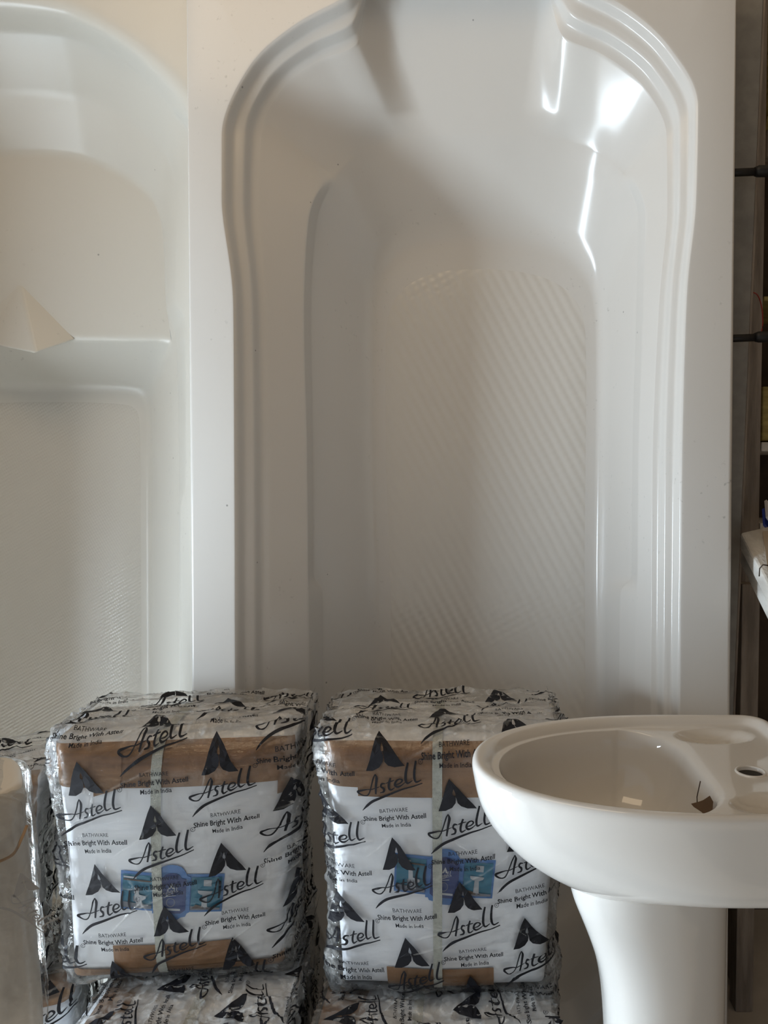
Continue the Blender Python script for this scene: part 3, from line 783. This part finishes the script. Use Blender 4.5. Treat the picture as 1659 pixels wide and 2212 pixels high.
R += [ring3(O1+rim_w*.02, RZ-.006), ring3(O1+rim_w*.14, RZ-.001), ring3(O1+rim_w*.38, RZ+.0005), ring3(O1+rim_w*.68, RZ-.002), ring3(O1+rim_w*.9, RZ-.008), ring3(O_in, RZ-.012)]
for t in (.15, .35, .55, .75, .9): R.append(ring3(lerp(O_in, BO, t), RZ-.0135-.002*t))
R.append(ring3(BO, RZ-.018))
for f, dz in ((.975, .026), (.95, .042), (.92, .062), (.87, .085), (.79, .106), (.66, .124), (.48, .136), (.28, .142), (.12, .145)):
    R.append(ring3(bowl_ring(f), RZ-dz))
rings = []
for i in range(len(R)-1):
    for t in (0, .25, .5, .75):
        rings.append(R[i]*(1-t)+R[i+1]*t)
rings.append(R[-1])
# smooth the loft across rings
A_ = np.array(rings)
for _ in range(6): A_[1:-1] = .25*A_[:-2]+.5*A_[1:-1]+.25*A_[2:]
# soap dishes on the deck
nz = A_.shape[0]
for sgn in (1, -1):
    for k_, (dx, dw) in enumerate(((.395, .020), (.395, .038))):
        pass
    X_, Y_ = A_[..., 0], A_[..., 1]
    cyd = YM+sgn*.118
    e = ((X_-.378)/.058)**2+((Y_-cyd)/.030)**2
    top = (A_[..., 2] > RZ-.03)
    dip = np.where(top, np.clip(1-e, 0, 1), 0)
    A_[..., 2] -= .015*dip**.8*(1-.25*np.cos((Y_-cyd)*520))
basin_root = root('washbasin', (.24, YM, 0), 'white glazed washbasin on a pedestal, cut off by the right edge of the photo', 'washbasin')
bowl = loft_mesh('basin', [a for a in A_], M_GLAZE, basin_root, capn=3)
# tap hole cut through the deck
hx, hy = px_x(1632, .965), .965
bpy.ops.mesh.primitive_cylinder_add(vertices=48, radius=.0165, depth=.12, location=(hx, hy, RZ-.03))
cut = bpy.context.active_object
md = bowl.modifiers.new('hole', 'BOOLEAN'); md.object = cut; md.operation = 'DIFFERENCE'; md.solver = 'EXACT'
bpy.context.view_layer.update()
dg = bpy.context.evaluated_depsgraph_get()
nm = bpy.data.meshes.new_from_object(bowl.evaluated_get(dg))
bowl.modifiers.clear(); bowl.data = nm
nm.polygons.foreach_set('use_smooth', [True]*len(nm.polygons))
bpy.data.objects.remove(cut)
# pale raised lip around the hole
aa = np.linspace(0, 2*math.pi, 49)[:-1]
lip = [np.c_[hx+r_*np.cos(aa), hy+r_*np.sin(aa), np.full(48, RZ-.0145+dz)] for r_, dz in ((.0205, -.001), (.0195, .0012), (.0175, .0016), (.0165, .0003), (.0163, -.012), (.016, -.05))]
loft_mesh('tap_hole_lip', lip, M_GLAZE, basin_root, cap=False)
loft_mesh('tap_hole_shade', [np.c_[hx+r_*np.cos(aa), hy+r_*np.sin(aa), np.full(48, RZ-.0185)] for r_ in (.0175, .012)], M_DARK, basin_root, capn=2)  # dark disc set in the hole as painted shade
# drain
dr = [np.c_[.205+r_*np.cos(aa), YM+r_*np.sin(aa), np.full(48, RZ-.1435+dz)] for r_, dz in ((.024, -.001), (.022, .001), (.017, .001), (.015, -.006))]
loft_mesh('drain', dr, mat('steel', (.45, .44, .42), .2, .5, Metallic=1.0), basin_root, capn=2)
# pedestal
ped = []
prof = [(1925, 1238, .098), (1960, 1252, .095), (2000, 1270, .092), (2070, 1298, .088), (2140, 1314, .085), (2212, 1322, .083), (2350, 1330, .085)]
YP = .955
for py, pxl, hw in prof:
    xl = px_x(pxl, YP); xr = px_x(1577, YP); z = CAM_Z-(CAM_Z-float(at_y(1000, py, YP)[2]))
    ped.append((xl, xr, hw, z))
z_last = ped[-1][3]
ped += [(ped[-1][0]-.004, ped[-1][1], .09, z_last*.5), (ped[-1][0]-.008, ped[-1][1]+.006, .105, .05), (ped[-1][0]-.01, ped[-1][1]+.008, .112, .0)]
pr = []
top_z = RZ-.118
for i, (xl, xr, hw, z) in enumerate([(ped[0][0]-.004, ped[0][1], ped[0][2]+.002, top_z)]+ped):
    t = np.linspace(0, 2*math.pi, 97)[:-1]
    ex = 2.6
    cxp = (xl+xr)/2; hx_ = (xr-xl)/2
    px_ = cxp+hx_*np.sign(np.cos(t))*np.abs(np.cos(t))**(2/ex); py_ = YM-.01+hw*np.sign(np.sin(t))*np.abs(np.sin(t))**(2/ex)
    pr.append(np.c_[px_, py_, np.full(96, z)])
pz = []
for i in range(len(pr)-1):
    for t in (0, .25, .5, .75): pz.append(pr[i]*(1-t)+pr[i+1]*t)
pz.append(pr[-1]); PZ = np.array(pz)
for _ in range(5): PZ[1:-1] = .25*PZ[:-2]+.5*PZ[1:-1]+.25*PZ[2:]
loft_mesh('pedestal', [a for a in PZ], M_GLAZE, basin_root, capn=2)
# leaf and twig added for a leaf reflection, and a hair in the bowl
from mathutils.bvhtree import BVHTree
_bv = [v.co+basin_root.location for v in bowl.data.vertices]
_tree = BVHTree.FromPolygons(_bv, [tuple(p.vertices) for p in bowl.data.polygons])
def bowl_z(x, y):
    return float(_tree.ray_cast(Vector((x, y, RZ+.2)), Vector((0, 0, -1)))[0].z)
lx, ly = .306, .900
lz = bowl_z(lx, ly)+.004
leaf = []
for (u, v, w_) in [(0, 0, .002), (.006, .004, .006), (.007, .010, .013), (.003, .013, .020), (-.004, .010, .017), (-.007, .004, .008), (-.014, .006, .012), (-.016, .009, .014), (-.008, .009, .016)]:
    leaf.append((lx+u*1.3, ly+v, lz+w_*1.4))
lf = mesh_obj('leaf_reflection', leaf, [(0, 1, 2, 5), (2, 3, 4, 5), (5, 4, 8), (5, 8, 7, 6)], mat('leaf_reflection', (.13, .08, .045), .6), smooth=False)
tag(lf, 'small curled brown leaf added for a reflection in the washbasin bowl', 'leaf')
md = lf.modifiers.new('thick', 'SOLIDIFY'); md.thickness = .0007
tw = tube('twig', [(lx-.012, ly+.012, lz+.014), (lx-.012, ly+.014, lz+.026), (lx-.009, ly+.016, lz+.037), (lx-.007, ly+.017, lz+.045)], .0007, mat('twig', (.05, .03, .02), .7))
tag(tw, 'thin dark twig added with the leaf for the reflection in the basin', 'twig')
bx, by = .148, .905
hr = [(x, y, bowl_z(x, y)+.0008) for x, y in catmull([(.175, .87), (.168, .92), (.18, .98), (.205, 1.03), (.235, 1.06)], 6)]

ho = tube('hair', hr, .0004, M_DARK, None, 6)
tag(ho, 'single fine dark hair curving across the inside of the washbasin bowl', 'hair')

# ------------------------------------------------------------------ pale wrapped ceramic piece, bottom left
YC = .62
cr = root('wrapped_pedestal', (px_x(-40, YC), YC+.06, 0), 'cream pedestal standing upright in milky plastic film, bottom left foreground', 'pedestal')
def sq_ring(x0, x1, y0, y1, z, ex=4.0, n=96):
    t = np.linspace(0, 2*math.pi, n+1)[:-1]
    return np.c_[(x0+x1)/2+(x1-x0)/2*np.sign(np.cos(t))*np.abs(np.cos(t))**(2/ex), (y0+y1)/2+(y1-y0)/2*np.sign(np.sin(t))*np.abs(np.sin(t))**(2/ex), np.full(n, z)]
M_CREAM = mat('cream_ceramic', (.70, .655, .585), .3)
z1 = zt(1705, YC)
body = []
xb = lambda py, d=0: px_x(50+(py-1770)*.055+d, YC)
for py in np.linspace(1768, 2212, 8): body.append(sq_ring(-.52, xb(py, -7), YC, YC+.11, zt(py, YC)))
body.append(sq_ring(-.53, xb(2300, -5), YC-.005, YC+.115, .10)); body.append(sq_ring(-.54, xb(2300, 5), YC-.01, YC+.12, 0.0))
loft_mesh('ceramic_body', body, M_CREAM, cr, capn=2)
capr = []
for f, pyz, dx in ((.2, 1703, -30), (.6, 1706, -14), (.85, 1716, -6), (.97, 1735, -2), (1, 1768, 0), (1, 1800, -2)):
    capr.append(sq_ring(-.52, px_x(44+dx, YC), YC-.004, YC+.11, zt(pyz, YC)+.0))
loft_mesh('rounded_top', capr[::-1], M_CREAM, cr, capn=3)
# collar edge sagging across the front
M_ORG = mat('tan_edge', (.42, .25, .12), .5)
tube('collar_edge', [tuple(at_y(x, y, YC-.006)) for x, y in catmull([(-40, 1850), (0, 1845), (25, 1836), (38, 1812), (50, 1782)], 6)], .0012, M_ORG, cr)
# film sleeve
fp = []
zs = np.linspace(0, 1, 130)
for q in zs:
    py = 1696+q*(2215-1696)
    z = zt(py, YC)
    inset = .03*max(0, 1-q*14)**2
    rg = sq_ring(-.535, xb(py, 2)-inset, YC-.012+inset*.3, YC+.12, z, 5.0, 200)
    ang = np.arange(200)
    dis = .003*ridged(ang*.11, q*5, 61)**2+.0015*ridged(ang*.3, q*12, 62)**3
    c_ = rg.mean(0); dd = rg-c_; dd[:, 2] = 0; dd /= np.linalg.norm(dd, axis=1, keepdims=True)
    fp.append(rg+dd*dis[:, None])
loft_mesh('plastic_film', fp, M_FILM2, cr, cap=False)
wv_, wf_ = WORD.data(); mvv = mv*.9+np.array([0, .62])
M_INKP = mat('faded_ink', (.28, .27, .26), .5)
for V_, F_ in ((wv_, wf_), (mvv, mf)):
    q_ = rot(V_, math.radians(-68)) if V_ is wv_ else V_
    X_ = px_x(34, YC)+q_[:, 0]*.045; Z_ = zt(1945, YC)+q_[:, 1]*.045
    mesh_obj('printed_mark', np.c_[X_, np.full(len(X_), YC-.0215), Z_], F_, M_INKP, cr, smooth=False)

piv = Vector((px_x(50, YC), YC, 0)); yaw_c = math.radians(33)
cr.location = piv+Matrix.Rotation(yaw_c, 3, 'Z')@(Vector(cr.location)-piv)
cr.rotation_euler = (0, 0, yaw_c)

# ------------------------------------------------------------------ timber rack and odds at the right
def Q(px, py, y): return tuple(float(c) for c in at_y(px, py, y))
def col_slab(name, x0, x1, y, depth, z0, z1, m, parent, bevel=.002):
    return box(name, (px_x(x0, y), y, z0), (px_x(x1, y), y+depth, z1), m, parent, bevel)
rk = root('timber_rack', (px_x(1640, 1.72), 1.85, 0), 'limewashed timber storage rack at the right edge behind the washbasin', 'rack')
col_slab('post', 1602, 1641, 1.70, .06, 0, 2.9, M_WOOD, rk)
box('back_boards', (px_x(1560, 2.02), 2.02, 0), (1.5, 2.06, 2.9), M_BROWN, rk)
for py0, py1 in ((250, 262), (640, 650), (955, 975), (1130, 1160)):
    box('shelf_board', (px_x(1643, 1.74), 1.74, zt(py1, 1.74)), (1.3, 2.0, zt(py0, 1.74)), M_OLIVE if py0 < 900 else M_LIME, rk, .002)
col_slab('lower_post', 1607, 1646, 1.62, .04, 0, zt(1262, 1.62), M_WOOD, rk)
# sloping front ledge
ledge = [Q(1599, 1150, 1.50), Q(1668, 1134, 1.50), Q(1790, 1330, 1.20), Q(1706, 1352, 1.20)]
slab('front_ledge', ledge, (0, 0, -.036), M_LIME, rk, .005)
led2 = [tuple(np.array(p)+np.array([.012, .03, -.037])) for p in ledge]
slab('ledge_bearer', led2, (0, 0, -.030), M_LIME, rk, .003)
# stock on the rack
def rackbox(name, label, cat, px0, px1, py0, py1, y, d, m, group=None):
    o = box(name, (px_x(px0, y), y, zt(py1, y)), (px_x(px1, y), y+d, zt(py0, y)), m, None, .003)
    return tag(o, label, cat, group)
for i in range(9):
    rackbox('wooden_slat_bundle', 'olive block end stacked at the top right corner, '+['second from the bottom','third from the bottom','fourth from the bottom','fifth from the bottom','middle one','sixth from the bottom','third from the top','second from the top','at the very bottom'][i], 'block', 1644+(i % 2)*2, 1760, -40+i*30, -13+i*30, 1.76, .15, M_OLIVE, 'olive blocks stacked at the top right')
rackbox('pale_board', 'short pale board end on the rack above the black clamp', 'board', 1644, 1760, 272, 338, 1.78, .1, M_WOOD)
rackbox('olive_crate', 'olive crate end on the rack under the second black clamp', 'crate', 1644, 1760, 835, 952, 1.78, .15, M_OLIVE)
bk = root('magazine', Q(1650, 1140, 1.60), 'blue and white magazine leaning at the right edge on the ledge', 'magazine')
for k_, (m_, dx) in enumerate(((mat('cover_blue', (.05, .09, .45), .3), 0), (mat('cover_white', (.75, .75, .78), .35), 6))):
    slab('cover', [Q(1645+dx, 1080+k_*2, 1.62), Q(1680+dx, 1120, 1.62), Q(1684+dx, 1170, 1.55), Q(1648+dx, 1118, 1.55)] if k_ else
         [Q(1646, 1100, 1.60), Q(1684, 1150, 1.60), Q(1688, 1180, 1.58), Q(1648, 1135, 1.58)], (.004, -.002, .003), m_, bk, 0)
pg = slab('paper_stack', [Q(1647, 1152, 1.46), Q(1720, 1148, 1.46), Q(1790, 1290, 1.24), Q(1662, 1262, 1.30)], (0, 0, .004), mat('aged_paper', (.36, .30, .23), .8), None, 0)
tag(pg, 'thin worn sheet of paper lying on the sloping whitewashed ledge', 'paper')
# leaning grey panel behind the big tub
yP = 1.56
pa = at_y(1649, 0, yP); pb = at_y(1584, 1545, yP+.03)
dirn = (pb-pa)/(pb[2]-pa[2])
topR = pa+dirn*(2.45-pa[2]); botR = pa+dirn*(0-pa[2])
lp = root('leaning_panel', (float(botR[0]), float(botR[1]), 0), 'long grey panel leaning behind the right side of the big bathtub', 'panel')
wid = np.array([-.12, 0, 0])
slab('panel_face', [tuple(botR+wid), tuple(botR), tuple(topR), tuple(topR+wid)], (0, .012, 0), M_GREYB, lp, .002)
slab('panel_edging', [tuple(botR+[.0004, .002, 0]), tuple(botR+[.005, .002, 0]), tuple(topR+[.006, .002, 0]), tuple(topR+[.0004, .002, 0])], (0, .018, 0), M_WOOD, lp, .001)
# black clamps
for i, (py, lab) in enumerate(((371, 'upper of the two black bar clamps between bathtub and rack'), (729, 'lower of the two black bar clamps between bathtub and rack'))):
    ck = root('bar_clamp', Q(1620, py, 1.47), lab, 'clamp', group=None)
    y = 1.47
    tube('bar', [Q(1560, py+3, y), Q(1634, py, y)], .0075, M_BLACK, ck, 12)
    tube('grip', [Q(1630, py, y), Q(1638, py-1, y), Q(1700, py-2, y)], [.0085, .011, .011], M_BLACK, ck, 12)
cb = tube('red_wire', [Q(x, y_, 1.685) for x, y_ in catmull([(1614, 636), (1626, 632), (1638, 640), (1646, 668), (1647, 705), (1640, 728)], 6)], .0013, mat('red_wire', (.35, .03, .02), .4))
tag(cb, 'thin red wire curling against the timber post', 'wire')
cw = tube('brown_cord', [Q(x, y_, yy) for x, y_, yy in [(1640, 1245, 1.33), (1641, 1228, 1.33), (1648, 1220, 1.32), (1662, 1222, 1.32)]], .0012, M_BROWN)
tag(cw, 'thin brown cord hooked over the whitewashed ledge', 'cord')
